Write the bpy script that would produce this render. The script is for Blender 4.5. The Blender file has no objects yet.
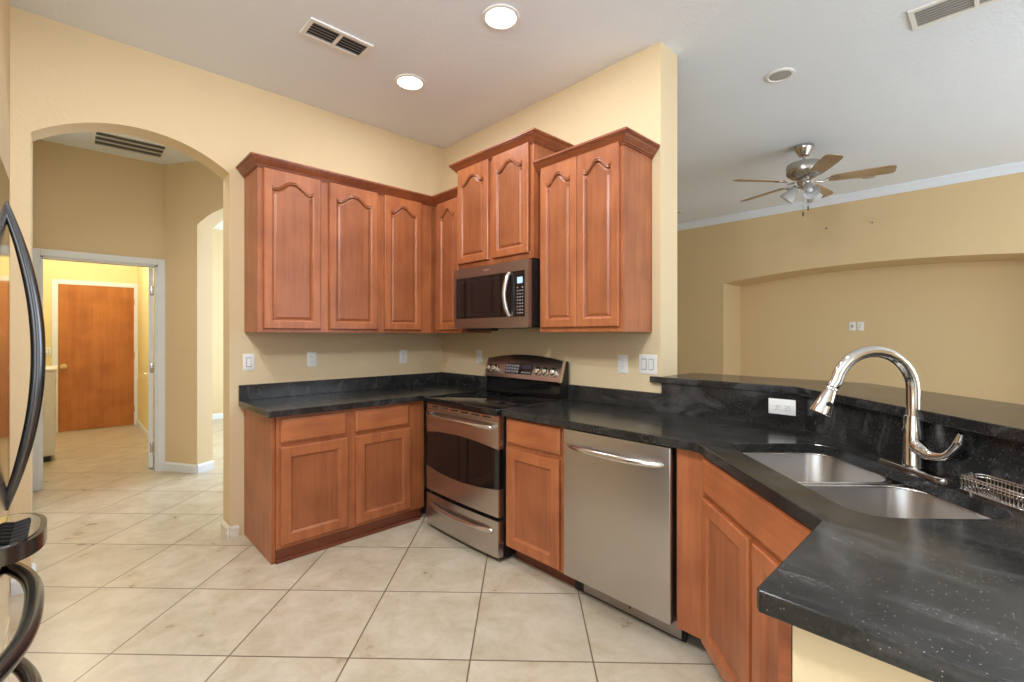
import bpy, bmesh, math, random
from mathutils import Vector, Matrix
random.seed(7)
SC = bpy.context.scene
PI = math.pi
R2 = math.sqrt(2)
H = 3.06                      # ceiling height

# ------------------------------------------------------------------ camera
cam_d = bpy.data.cameras.new('camera')
cam = bpy.data.objects.new('camera', cam_d)
SC.collection.objects.link(cam)
cam.location = (3.55, -2.50, 1.35)
cam.rotation_euler = (PI/2, 0, math.radians(46.4))
cam_d.sensor_width = 36
cam_d.lens = 467/1024*36
cam_d.shift_y = -5.7/1024
cam_d.clip_start = 0.02
SC.camera = cam

# ------------------------------------------------------------------ world, exposure
w = bpy.data.worlds.new('world'); SC.world = w; w.use_nodes = True
w.node_tree.nodes['Background'].inputs[0].default_value = (0.86, 0.93, 1.0, 1)
w.node_tree.nodes['Background'].inputs[1].default_value = 1.5
vs = SC.view_settings
vs.view_transform = 'Standard'; vs.look = 'None'; vs.gamma = 1; vs.exposure = 0.08
vs.use_curve_mapping = False
SC.cycles.use_denoising = True
SC.cycles.max_bounces = 10
SC.cycles.diffuse_bounces = 5
SC.cycles.glossy_bounces = 5
SC.cycles.sample_clamp_indirect = 6.0
SC.cycles.caustics_reflective = False
SC.cycles.caustics_refractive = False

def area(name, loc, rot, sx, sy, power, col=(1, 1, 1), spread=PI):
    l = bpy.data.lights.new(name, 'AREA'); l.shape = 'RECTANGLE'
    l.size = sx; l.size_y = sy; l.energy = power; l.color = col; l.spread = spread
    o = bpy.data.objects.new(name, l); SC.collection.objects.link(o)
    o.location = loc; o.rotation_euler = rot
    return o
# area lamps inside unseen windows; nook, living and side ones added for brightness
area('fill_nook', (4.3, -5.38, 1.55), (PI/2, 0, 0), 2.7, 1.9, 42, (0.76, 0.88, 1.0))
area('fill_living', (6.38, 1.9, 1.4), (PI/2, 0, PI/2), 3.8, 2.3, 96, (0.80, 0.90, 1.0))
area('fill_side', (6.38, -3.1, 1.6), (PI/2, 0, PI/2), 2.0, 1.8, 22, (0.76, 0.88, 1.0))
area('daylight_dining_window', (-2.6, 0.86, 1.5), (PI/2, 0, PI), 3.0, 1.9, 150, (0.66, 0.82, 1.0))

# ------------------------------------------------------------------ materials
def nodes_of(name):
    m = bpy.data.materials.new(name); m.use_nodes = True
    nt = m.node_tree; b = nt.nodes['Principled BSDF']
    return m, nt, b
def N(nt, t, **kw):
    n = nt.nodes.new(t)
    for k, v in kw.items(): setattr(n, k, v)
    return n
def srgb(r, g, b):
    f = lambda c: (c/255/12.92) if c/255 <= 0.04045 else ((c/255+0.055)/1.055)**2.4
    return (f(r), f(g), f(b), 1)
def plain(name, col, rough=0.5, metal=0.0, spec=0.5, emit=None, estr=1.0):
    m, nt, b = nodes_of(name)
    tc = N(nt, 'ShaderNodeTexCoord'); no = N(nt, 'ShaderNodeTexNoise'); no.inputs['Scale'].default_value = 14
    mx = N(nt, 'ShaderNodeMixRGB'); mx.inputs[1].default_value = col
    mx.inputs[2].default_value = tuple(c*0.93 for c in col[:3])+(1,)
    nt.links.new(tc.outputs['Object'], no.inputs['Vector'])
    nt.links.new(no.outputs[0], mx.inputs[0]); nt.links.new(mx.outputs[0], b.inputs['Base Color'])
    b.inputs['Roughness'].default_value = rough; b.inputs['Metallic'].default_value = metal
    b.inputs['Specular IOR Level'].default_value = spec
    if emit:
        b.inputs['Emission Color'].default_value = emit; b.inputs['Emission Strength'].default_value = estr
    return m
def textured_wall(name, col, scale=38, strength=0.12, dist=0.004, rough=0.75):
    m, nt, b = nodes_of(name)
    g = N(nt, 'ShaderNodeNewGeometry')
    n1 = N(nt, 'ShaderNodeTexNoise'); n1.inputs['Scale'].default_value = scale; n1.inputs['Detail'].default_value = 3
    n2 = N(nt, 'ShaderNodeTexNoise'); n2.inputs['Scale'].default_value = 1.3
    rp = N(nt, 'ShaderNodeValToRGB'); rp.color_ramp.elements[0].position = 0.42; rp.color_ramp.elements[1].position = 0.62
    bp_ = N(nt, 'ShaderNodeBump'); bp_.inputs['Strength'].default_value = strength; bp_.inputs['Distance'].default_value = dist
    mx = N(nt, 'ShaderNodeMixRGB'); mx.inputs[1].default_value = col; mx.inputs[2].default_value = tuple(c*0.95 for c in col[:3])+(1,)
    nt.links.new(g.outputs['Position'], n1.inputs['Vector']); nt.links.new(g.outputs['Position'], n2.inputs['Vector'])
    nt.links.new(n1.outputs[0], rp.inputs[0]); nt.links.new(rp.outputs[0], bp_.inputs['Height'])
    nt.links.new(bp_.outputs[0], b.inputs['Normal'])
    nt.links.new(n2.outputs[0], mx.inputs[0]); nt.links.new(mx.outputs[0], b.inputs['Base Color'])
    b.inputs['Roughness'].default_value = rough; b.inputs['Specular IOR Level'].default_value = 0.25
    return m
def wood(name, c1, c2, rough=0.40, axis='Z', scale=1.0):
    m, nt, b = nodes_of(name)
    tc = N(nt, 'ShaderNodeTexCoord'); mp = N(nt, 'ShaderNodeMapping')
    s = {'Z': (28, 28, 1.6), 'X': (1.6, 28, 28), 'Y': (28, 1.6, 28)}[axis]
    mp.inputs['Scale'].default_value = tuple(v*scale for v in s)
    n1 = N(nt, 'ShaderNodeTexNoise'); n1.inputs['Scale'].default_value = 1.0; n1.inputs['Detail'].default_value = 6; n1.inputs['Roughness'].default_value = 0.6
    n2 = N(nt, 'ShaderNodeTexNoise'); n2.inputs['Scale'].default_value = 4.0; n2.inputs['Detail'].default_value = 3
    add = N(nt, 'ShaderNodeMath', operation='ADD'); mul = N(nt, 'ShaderNodeMath', operation='MULTIPLY'); mul.inputs[1].default_value = 0.5
    rp = N(nt, 'ShaderNodeValToRGB'); rp.color_ramp.elements[0].position = 0.38; rp.color_ramp.elements[1].position = 0.60
    rp.color_ramp.elements[0].color = c1; rp.color_ramp.elements[1].color = c2
    nt.links.new(tc.outputs['Object'], mp.inputs['Vector']); nt.links.new(mp.outputs[0], n1.inputs['Vector'])
    nt.links.new(tc.outputs['Object'], n2.inputs['Vector'])
    nt.links.new(n1.outputs[0], add.inputs[0]); nt.links.new(n2.outputs[0], add.inputs[1]); nt.links.new(add.outputs[0], mul.inputs[0])
    nt.links.new(mul.outputs[0], rp.inputs[0]); nt.links.new(rp.outputs[0], b.inputs['Base Color'])
    b.inputs['Roughness'].default_value = rough
    b.inputs['Coat Weight'].default_value = 0.08; b.inputs['Coat Roughness'].default_value = 0.2
    return m
def brushed(name, col, rough=0.3, axis='Z', amt=0.09):
    m, nt, b = nodes_of(name)
    tc = N(nt, 'ShaderNodeTexCoord'); mp = N(nt, 'ShaderNodeMapping')
    mp.inputs['Scale'].default_value = {'Z': (160, 160, 1.5), 'X': (1.5, 160, 160), 'Y': (160, 1.5, 160)}[axis]
    n1 = N(nt, 'ShaderNodeTexNoise'); n1.inputs['Scale'].default_value = 1.0; n1.inputs['Detail'].default_value = 4
    mr = N(nt, 'ShaderNodeMapRange'); mr.inputs['To Min'].default_value = max(rough-amt, 0.02); mr.inputs['To Max'].default_value = rough+amt
    nt.links.new(tc.outputs['Object'], mp.inputs['Vector']); nt.links.new(mp.outputs[0], n1.inputs['Vector'])
    nt.links.new(n1.outputs[0], mr.inputs[0]); nt.links.new(mr.outputs[0], b.inputs['Roughness'])
    b.inputs['Base Color'].default_value = col; b.inputs['Metallic'].default_value = 1.0
    return m
def stone(name):
    m, nt, b = nodes_of(name)
    g = N(nt, 'ShaderNodeNewGeometry')
    # drifting pale smears
    mp = N(nt, 'ShaderNodeMapping'); mp.inputs['Scale'].default_value = (1.6, 5.0, 3.0); mp.inputs['Rotation'].default_value = (0, 0, 0.5)
    n1 = N(nt, 'ShaderNodeTexNoise'); n1.inputs['Scale'].default_value = 2.2; n1.inputs['Detail'].default_value = 7; n1.inputs['Distortion'].default_value = 1.6
    r1 = N(nt, 'ShaderNodeValToRGB'); r1.color_ramp.elements[0].position = 0.54; r1.color_ramp.elements[1].position = 0.92
    r1.color_ramp.elements[0].color = (0.012, 0.012, 0.012, 1); r1.color_ramp.elements[1].color = (0.10, 0.10, 0.104, 1)
    # fine speckles
    vo = N(nt, 'ShaderNodeTexVoronoi'); vo.inputs['Scale'].default_value = 110
    r2 = N(nt, 'ShaderNodeMath', operation='LESS_THAN'); r2.inputs[1].default_value = 0.10
    n3 = N(nt, 'ShaderNodeTexNoise'); n3.inputs['Scale'].default_value = 9
    r3 = N(nt, 'ShaderNodeMath', operation='GREATER_THAN'); r3.inputs[1].default_value = 0.38
    mu = N(nt, 'ShaderNodeMath', operation='MULTIPLY')
    mx = N(nt, 'ShaderNodeMixRGB'); mx.inputs[2].default_value = (0.30, 0.27, 0.24, 1)
    for n_ in (mp, vo, n3): nt.links.new(g.outputs['Position'], n_.inputs['Vector'])
    nt.links.new(mp.outputs[0], n1.inputs['Vector']); nt.links.new(n1.outputs[0], r1.inputs[0])
    nt.links.new(vo.outputs['Distance'], r2.inputs[0]); nt.links.new(n3.outputs[0], r3.inputs[0])
    nt.links.new(r2.outputs[0], mu.inputs[0]); nt.links.new(r3.outputs[0], mu.inputs[1])
    nt.links.new(mu.outputs[0], mx.inputs[0]); nt.links.new(r1.outputs[0], mx.inputs[1]); nt.links.new(mx.outputs[0], b.inputs['Base Color'])
    n4 = N(nt, 'ShaderNodeTexNoise'); n4.inputs['Scale'].default_value = 130; n4.inputs['Detail'].default_value = 5; n4.inputs['Roughness'].default_value = 0.75
    n5 = N(nt, 'ShaderNodeTexNoise'); n5.inputs['Scale'].default_value = 3.5; n5.inputs['Detail'].default_value = 5; n5.inputs['Distortion'].default_value = 1.2
    nt.links.new(g.outputs['Position'], n4.inputs['Vector']); nt.links.new(g.outputs['Position'], n5.inputs['Vector'])
    gm = N(nt, 'ShaderNodeMath', operation='MULTIPLY'); nt.links.new(n4.outputs[0], gm.inputs[0]); nt.links.new(n5.outputs[0], gm.inputs[1])
    gr = N(nt, 'ShaderNodeValToRGB'); gr.color_ramp.elements[0].position = 0.20; gr.color_ramp.elements[1].position = 0.46
    gr.color_ramp.elements[0].color = (0, 0, 0, 1); gr.color_ramp.elements[1].color = (0.040, 0.038, 0.036, 1)
    nt.links.new(gm.outputs[0], gr.inputs[0])
    ga = N(nt, 'ShaderNodeMixRGB', blend_type='ADD'); ga.inputs[0].default_value = 1.0
    nt.links.new(mx.outputs[0], ga.inputs[1]); nt.links.new(gr.outputs[0], ga.inputs[2]); nt.links.new(ga.outputs[0], b.inputs['Base Color'])
    mr = N(nt, 'ShaderNodeMapRange'); mr.inputs['To Min'].default_value = 0.10; mr.inputs['To Max'].default_value = 0.28
    b.inputs['Specular IOR Level'].default_value = 0.45
    nt.links.new(n1.outputs[0], mr.inputs[0]); nt.links.new(mr.outputs[0], b.inputs['Roughness'])
    return m
def tile_floor(name):
    m, nt, b = nodes_of(name)
    g = N(nt, 'ShaderNodeNewGeometry'); mp = N(nt, 'ShaderNodeMapping')
    T = 0.5095
    # tiles lie diagonally: lines x+y = .012*sqrt2 ... and x-y = 1.832*sqrt2 ...
    mp.inputs['Rotation'].default_value = (0, 0, -PI/4)
    nt.links.new(g.outputs['Position'], mp.inputs['Vector'])
    sep = N(nt, 'ShaderNodeSeparateXYZ'); nt.links.new(mp.outputs[0], sep.inputs[0])
    # after the turn: X = (x+y)/sqrt2, Y = (y-x)/sqrt2
    def cell(sock, off):
        a = N(nt, 'ShaderNodeMath', operation='SUBTRACT'); a.inputs[1].default_value = off; nt.links.new(sock, a.inputs[0])
        d = N(nt, 'ShaderNodeMath', operation='DIVIDE'); d.inputs[1].default_value = T; nt.links.new(a.outputs[0], d.inputs[0])
        fr = N(nt, 'ShaderNodeMath', operation='FRACT'); nt.links.new(d.outputs[0], fr.inputs[0])
        fl = N(nt, 'ShaderNodeMath', operation='FLOOR'); nt.links.new(d.outputs[0], fl.inputs[0])
        c = N(nt, 'ShaderNodeMath', operation='SUBTRACT'); c.inputs[1].default_value = 0.5; nt.links.new(fr.outputs[0], c.inputs[0])
        ab = N(nt, 'ShaderNodeMath', operation='ABSOLUTE'); nt.links.new(c.outputs[0], ab.inputs[0])
        return ab.outputs[0], fl.outputs[0]
    ax, fx = cell(sep.outputs['X'], 0.012); ay, fy = cell(sep.outputs['Y'], -1.832)
    mxm = N(nt, 'ShaderNodeMath', operation='MAXIMUM'); nt.links.new(ax, mxm.inputs[0]); nt.links.new(ay, mxm.inputs[1])
    gt = N(nt, 'ShaderNodeMath', operation='GREATER_THAN'); gt.inputs[1].default_value = 0.5-0.0034/T; nt.links.new(mxm.outputs[0], gt.inputs[0])
    comb = N(nt, 'ShaderNodeCombineXYZ'); nt.links.new(fx, comb.inputs[0]); nt.links.new(fy, comb.inputs[1])
    wn = N(nt, 'ShaderNodeTexWhiteNoise'); nt.links.new(comb.outputs[0], wn.inputs['Vector'])
    sc_ = N(nt, 'ShaderNodeVectorMath', operation='SCALE'); sc_.inputs['Scale'].default_value = 7.0; nt.links.new(wn.outputs['Color'], sc_.inputs[0])
    ad = N(nt, 'ShaderNodeVectorMath', operation='ADD'); nt.links.new(g.outputs['Position'], ad.inputs[0]); nt.links.new(sc_.outputs[0], ad.inputs[1])
    n1 = N(nt, 'ShaderNodeTexNoise'); n1.inputs['Scale'].default_value = 6.0; n1.inputs['Detail'].default_value = 9; n1.inputs['Roughness'].default_value = 0.66; n1.inputs['Distortion'].default_value = 0.35
    nt.links.new(ad.outputs[0], n1.inputs['Vector'])
    rp = N(nt, 'ShaderNodeValToRGB'); e = rp.color_ramp.elements
    e[0].position = 0.30; e[0].color = srgb(177, 161, 134); e[1].position = 0.64; e[1].color = srgb(204, 192, 173)
    x = e.new(0.45); x.color = srgb(190, 177, 154)
    nt.links.new(n1.outputs[0], rp.inputs[0])
    hs = N(nt, 'ShaderNodeHueSaturation'); mr = N(nt, 'ShaderNodeMapRange'); mr.inputs['To Min'].default_value = 0.95; mr.inputs['To Max'].default_value = 1.03
    nt.links.new(wn.outputs['Value'], mr.inputs[0]); nt.links.new(mr.outputs[0], hs.inputs['Value']); nt.links.new(rp.outputs[0], hs.inputs['Color'])
    mx = N(nt, 'ShaderNodeMixRGB'); mx.inputs[2].default_value = srgb(112, 96, 76)
    nt.links.new(gt.outputs[0], mx.inputs[0]); nt.links.new(hs.outputs[0], mx.inputs[1]); nt.links.new(mx.outputs[0], b.inputs['Base Color'])
    r2 = N(nt, 'ShaderNodeMapRange'); r2.inputs['To Min'].default_value = 0.22; r2.inputs['To Max'].default_value = 0.38
    nt.links.new(n1.outputs[0], r2.inputs[0]); nt.links.new(r2.outputs[0], b.inputs['Roughness'])
    bm_ = N(nt, 'ShaderNodeBump'); bm_.inputs['Strength'].default_value = 0.25; bm_.inputs['Distance'].default_value = 0.002; bm_.invert = True
    nt.links.new(gt.outputs[0], bm_.inputs['Height']); nt.links.new(bm_.outputs[0], b.inputs['Normal'])
    return m

M = {}
M['wall'] = textured_wall('wall_paint', srgb(222, 201, 164))
M['wall_living'] = textured_wall('living_wall_paint', srgb(217, 191, 148))
M['wall_laundry'] = textured_wall('laundry_wall_paint', srgb(232, 218, 168))
M['ceiling'] = textured_wall('ceiling_texture', srgb(237, 243, 252), scale=55, strength=0.22, dist=0.004, rough=0.9)
M['trim'] = plain('white_trim', srgb(230, 236, 244), 0.4)
M['worn_trim'] = textured_wall('worn_white_trim', srgb(225, 218, 205), scale=25, strength=0.8, dist=0.006)
M['floor'] = tile_floor('diagonal_tile')
M['wood'] = wood('stained_maple', srgb(142, 79, 46), srgb(173, 103, 62))
M['wood_panel'] = wood('stained_maple_panel', srgb(132, 73, 42), srgb(158, 93, 56), scale=1.4)
M['wood_h'] = wood('stained_maple_cross', srgb(144, 80, 46), srgb(176, 105, 62), axis='X')
M['wood_dark'] = wood('stained_maple_moulding', srgb(118, 60, 34), srgb(146, 80, 46), axis='X')
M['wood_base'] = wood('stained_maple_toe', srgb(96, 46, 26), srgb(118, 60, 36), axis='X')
M['stone'] = stone('black_stone')
M['steel'] = brushed('brushed_steel', (0.52, 0.49, 0.46, 1), 0.31, amt=0.05)
M['steel_h'] = plain('brushed_steel_cross', (0.56, 0.52, 0.49, 1), 0.27, 1.0)
M['steel_dark'] = brushed('dark_brushed_steel', (0.34, 0.30, 0.285, 1), 0.33, axis='X')
M['steel_fridge'] = brushed('fridge_steel', (0.62, 0.60, 0.57, 1), 0.12, amt=0.04)
M['sink'] = plain('sink_steel', (0.50, 0.475, 0.455, 1), 0.30, 1.0)
M['chrome'] = plain('polished_nickel', (0.72, 0.69, 0.66, 1), 0.10, 1.0)
M['handle_steel'] = plain('handle_steel', (0.66, 0.63, 0.60, 1), 0.2, 1.0)
M['nickel'] = plain('brushed_nickel', (0.50, 0.47, 0.44, 1), 0.25, 1.0)
M['brass'] = plain('brass', (0.86, 0.72, 0.46, 1), 0.25, 1.0)
M['black_glass'] = plain('black_glass', (0.006, 0.006, 0.007, 1), 0.06, 0, 0.6)
M['black'] = plain('black_plastic', (0.010, 0.010, 0.011, 1), 0.35)
M['charcoal'] = plain('charcoal_metal', (0.045, 0.047, 0.052, 1), 0.28, 0.6)
M['handle_dark'] = plain('dark_polished_handle', (0.15, 0.155, 0.17, 1), 0.22, 0.95)
M['dark_void'] = plain('dark_recess', (0.012, 0.010, 0.009, 1), 0.8)
M['white'] = plain('white_plastic', srgb(238, 237, 234), 0.35)
M['grey_print'] = plain('grey_print', srgb(150, 150, 152), 0.5)
M['washer'] = plain('white_enamel', srgb(236, 230, 216), 0.28)
M['door_wood'] = wood('orange_veneer', srgb(160, 92, 34), srgb(184, 114, 50), rough=0.4, scale=0.6)
M['blade'] = wood('fan_blade', srgb(150, 124, 94), srgb(172, 146, 114), rough=0.4, axis='X')
m, nt, b = nodes_of('frosted_glass'); b.inputs['Base Color'].default_value = (0.92, 0.93, 0.94, 1); b.inputs['Roughness'].default_value = 0.35
b.inputs['Transmission Weight'].default_value = 0.45; M['frost'] = m
M['lamp_on'] = plain('lit_lens', (1, 1, 1, 1), 0.5, emit=(1, 0.96, 0.90, 1), estr=9.0)
M['lamp_off'] = plain('unlit_lens', srgb(176, 174, 172), 0.45)
M['display'] = plain('blue_display', (0.2, 0.35, 0.7, 1), 0.3, emit=(0.45, 0.62, 1.0, 1), estr=0.9)
M['display_dim'] = plain('dim_display', (0.03, 0.035, 0.06, 1), 0.15)
M['vent_dark'] = plain('vent_shadow', (0.03, 0.03, 0.03, 1), 0.8)

# ------------------------------------------------------------------ mesh helpers
class MB:
    def __init__(s): s.bm = bmesh.new()
    def box(s, x0, x1, y0, y1, z0, z1, bev=0.0, seg=2):
        g = bmesh.ops.create_cube(s.bm, size=1.0)
        vs_ = g['verts']
        for v in vs_:
            v.co.x = (x0+x1)/2+v.co.x*(x1-x0); v.co.y = (y0+y1)/2+v.co.y*(y1-y0); v.co.z = (z0+z1)/2+v.co.z*(z1-z0)
        if bev > 0:
            es = list({e for v in vs_ for e in v.link_edges})
            bmesh.ops.bevel(s.bm, geom=es, offset=bev, segments=seg, profile=0.5, affect='EDGES')
        return s
    def prism(s, pts, axis, a, b, holes=()):
        """outline (and holes) in the plane across axis, run from a to b along it"""
        mk = {'x': lambda p, t: (t, p[0], p[1]), 'y': lambda p, t: (p[0], t, p[1]), 'z': lambda p, t: (p[0], p[1], t)}[axis]
        sides = []
        for t in (a, b):
            edges = []; rings = []
            for ring in [pts]+list(holes):
                vv = [s.bm.verts.new(mk(p, t)) for p in ring]
                ee = [s.bm.edges.new((vv[i], vv[(i+1) % len(vv)])) for i in range(len(vv))]
                edges += ee; rings.append(vv)
            if holes:
                bmesh.ops.triangle_fill(s.bm, use_beauty=True, use_dissolve=False, edges=edges)
            else:
                f = s.bm.faces.new(rings[0]); f.normal_update(); bmesh.ops.triangulate(s.bm, faces=[f])
            sides.append(rings)
        for r0, r1 in zip(*sides):
            n = len(r0)
            for i in range(n):
                s.bm.faces.new((r0[i], r0[(i+1) % n], r1[(i+1) % n], r1[i]))
        return s
    def loft(s, loops, cap0=True, cap1=True, closed=True):
        rows = [[s.bm.verts.new(p) for p in l] for l in loops]
        n = len(rows[0])
        for a, b in zip(rows, rows[1:]):
            for i in range(n if closed else n-1):
                s.bm.faces.new((a[i], a[(i+1) % n], b[(i+1) % n], b[i]))
        if cap0: s.bm.faces.new(list(reversed(rows[0])))
        if cap1: s.bm.faces.new(rows[-1])
        return s
    def tube(s, path, r, seg=12, flat=1.0, up=(0, 0, 1)):
        P = [Vector(p) for p in path]; n = len(P)
        rr = r if isinstance(r, (list, tuple)) else [r]*n
        loops = []; ref = None
        for i in range(n):
            t = (P[min(i+1, n-1)]-P[max(i-1, 0)]).normalized()
            if ref is None:
                u = Vector(up)
                if abs(t.dot(u)) > 0.95: u = Vector((1, 0, 0))
                ref = (u-t*u.dot(t)).normalized()
            else:
                ref = (ref-t*ref.dot(t)).normalized()
            bn = t.cross(ref)
            loops.append([P[i]+(ref*math.cos(2*PI*k/seg)*flat+bn*math.sin(2*PI*k/seg))*rr[i] for k in range(seg)])
        return s.loft(loops)
    def lathe(s, prof, c=(0, 0, 0), seg=24, mat=None, cap0=True, cap1=True):
        mt = mat or Matrix.Identity(3)
        c = Vector(c); loops = []
        for r, z in prof:
            r = max(r, 1e-4)
            loops.append([c+mt @ Vector((r*math.cos(2*PI*k/seg), r*math.sin(2*PI*k/seg), z)) for k in range(seg)])
        return s.loft(loops, cap0, cap1)
    def build(s, name, mat, parent=None, loc=None, rz=0, smooth=None, label=None):
        bmesh.ops.recalc_face_normals(s.bm, faces=s.bm.faces)
        me = bpy.data.meshes.new(name); s.bm.to_mesh(me); s.bm.free()
        me.materials.append(mat)
        if smooth is not None:
            for p in me.polygons: p.use_smooth = True
            me.set_sharp_from_angle(angle=math.radians(smooth))
        o = bpy.data.objects.new(name, me); SC.collection.objects.link(o)
        if parent is not None: o.parent = parent
        if loc is not None: o.location = loc
        if rz: o.rotation_euler = (0, 0, rz)
        if label: o['label'] = label
        return o
def spline(pts, n=8):
    P = [Vector(p) for p in pts]; out = []
    Q = [P[0]*2-P[1]]+P+[P[-1]*2-P[-2]]
    for i in range(1, len(Q)-2):
        p0, p1, p2, p3 = Q[i-1:i+3]
        for k in range(n):
            t = k/n
            out.append(0.5*((2*p1)+(p2-p0)*t+(2*p0-5*p1+4*p2-p3)*t*t+(3*p1-p0-3*p2+p3)*t**3))
    out.append(P[-1]); return out
def lerp_list(a, n):
    out = []
    for i in range(n):
        t = i/(n-1)*(len(a)-1); k = min(int(t), len(a)-2); out.append(a[k]+(a[k+1]-a[k])*(t-k))
    return out
def tag(o, label, cat, group=None):
    o['label'] = label; o['category'] = cat
    if group: o['group'] = group
    return o
def thing(name, label, cat, loc=(0, 0, 0), rz=0, group=None):
    o = bpy.data.objects.new(name, None); SC.collection.objects.link(o)
    o.empty_display_size = 0.1
    o.location = loc; o.rotation_euler = (0, 0, rz)
    return tag(o, label, cat, group)
def soften(o, wd=0.003):
    md = o.modifiers.new('edge', 'BEVEL'); md.width = wd; md.segments = 2; md.limit_method = 'ANGLE'; md.angle_limit = math.radians(40); return o
def struct(o): o['kind'] = 'structure'; return o
def copy_tree(src, label, loc=None, rz=None):
    c = src.copy(); SC.collection.objects.link(c); c['label'] = label
    if loc is not None: c.location = loc
    if rz is not None: c.rotation_euler = (0, 0, rz)
    for ch in list(src.children):
        d = ch.copy(); SC.collection.objects.link(d); d.parent = c
        for g in list(ch.children):
            e = g.copy(); SC.collection.objects.link(e); e.parent = d
    return c
def arc3(x0, x1, z0, rise, n=24):
    """points of a segmental arch from x0 to x1 springing at z0"""
    hw = (x1-x0)/2; r = (hw*hw+rise*rise)/(2*rise); cx = (x0+x1)/2; cz = z0+rise-r
    a = math.asin(hw/r)
    return [(cx+r*math.sin(-a+2*a*i/n), cz+r*math.cos(-a+2*a*i/n)) for i in range(n+1)]

# ------------------------------------------------------------------ setting: room shell
struct(MB().box(-6, 7, -6, 6, -0.06, 0).build('floor', M['floor']))
struct(MB().box(-6, 7, -6, 6, H, H+0.08).build('ceiling', M['ceiling']))
# left wall with the arched passage
AY0, AY1, ASP, ARISE = -2.640, -1.718, 2.428, 0.158
arch = arc3(AY0, AY1, ASP, ARISE)
struct(MB().prism([(-2.9, 0), (AY0, 0)]+arch+[(AY1, 0), (0.2, 0), (0.2, H), (-2.9, H)], 'x', -0.17, 0).build('wall_left', M['wall'], smooth=20))
# range wall, ends free at x = 2.17
struct(MB().box(0, 2.178, 0, 0.203, 0, H).build('wall_back', M['wall']))
# short wall beside the refrigerator alcove
struct(MB().box(0, 1.56, -2.86, -2.715, 0, H).build('wall_pantry', M['wall']))
struct(MB().box(1.56, 1.60, -3.50, -2.715, 0, H).box(1.60, 2.62, -3.56, -3.50, 0, H).box(2.62, 2.68, -3.56, -2.72, 0, H).box(1.60, 2.62, -3.5, -2.73, 1.98, H).build('wall_alcove', M['wall']))
# rooms behind the camera: nook and living side, with window openings added to let light in
struct(MB().prism([(2.68, 0), (6.5, 0), (6.5, H), (2.68, H)], 'y', -5.6, -5.45, holes=[[(2.95, 0.6), (5.65, 0.6), (5.65, 2.5), (2.95, 2.5)]]).build('wall_rear', M['wall']))
struct(MB().box(2.55, 2.68, -5.6, -3.56, 0, H).build('wall_nook', M['wall']))
struct(MB().prism([(-5.6, 0), (5.1, 0), (5.1, H), (-5.6, H)], 'x', 6.45, 6.6,
       holes=[[(0.0, 0.2), (3.8, 0.2), (3.8, 2.5), (0.0, 2.5)], [(-4.1, 0.7), (-2.1, 0.7), (-2.1, 2.5), (-4.1, 2.5)]]).build('wall_right', M['wall']))
def window(n, along, a0, a1, z0, z1, pos):
    mb = MB()
    def bar(p0, p1, q0, q1):
        if along == 'x': mb.box(p0, p1, pos-0.03, pos+0.03, q0, q1)
        else: mb.box(pos-0.03, pos+0.03, p0, p1, q0, q1)
    t = 0.05
    bar(a0, a1, z0, z0+t); bar(a0, a1, z1-t, z1); bar(a0, a0+t, z0, z1); bar(a1-t, a1, z0, z1); bar((a0+a1)/2-t/2, (a0+a1)/2+t/2, z0, z1)
    struct(mb.build('window_%d' % n, M['trim']))
window(1, 'x', 2.95, 5.65, 0.6, 2.5, -5.53); window(2, 'y', 0, 3.8, 0.2, 2.5, 6.53); window(3, 'y', -4.1, -2.1, 0.7, 2.5, 6.53)  # unseen windows, added to brighten the rooms
# living room: far wall with the wide arched niche
NI0, NI1 = 0.774, 4.30
struct(MB().prism([(-2.0, 0), (NI0, 0)]+arc3(NI0, NI1, 2.10, 0.115, 40)+[(NI1, 0), (6.5, 0), (6.5, H), (-2.0, H)], 'y', 4.36, 5.01).build('wall_living', M['wall_living'], smooth=20))
struct(MB().box(-2.0, 6.5, 5.012, 5.10, 0, H).build('wall_niche', M['wall_living']))
struct(MB().box(-2.1, -2.0, 1.0, 5.1, 0, H).build('wall_living_left', M['wall_living']))
cr = [(0, 0), (0, -0.092), (-0.010, -0.092), (-0.014, -0.078), (-0.034, -0.045), (-0.052, -0.022), (-0.058, -0.012), (-0.058, 0)]
struct(MB().prism([(4.36+a, H+z) for a, z in cr], 'x', -2.0, 6.5).build('trim_1', M['trim']))
# passage beyond the arch
struct(MB().box(-2.37, -0.17, -2.88, -2.75, 0, H).build('wall_hall_left', M['wall']))
HX = -2.25; DY0, DY1 = -2.672, -1.85
struct(MB().prism([(-3.4, 0), (DY0, 0), (DY0, 2.045), (DY1, 2.045), (DY1, 0), (-1.72, 0), (-1.72, H), (-3.4, H)], 'x', HX-0.12, HX).build('wall_hall_end', M['wall']))
# diagonal wall with its own arched opening
DA = math.atan2(0.215, 0.36)
dg0 = Vector((-2.24, -1.795, 0))            # start of the wall line
du = Vector((math.cos(DA), math.sin(DA), 0)); dn = Vector((-math.sin(DA), math.cos(DA), 0))
WL = 2.5
ow0 = 0.419; ow1 = ow0+1.0
struct(MB().prism([(0, 0), (ow0, 0)]+arc3(ow0, ow1, 2.43, 0.16)+[(ow1, 0), (WL, 0), (WL, H), (0, H)], 'y', 0, 0.17).build('wall_diagonal', M['wall'], loc=dg0, rz=DA, smooth=20))
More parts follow.
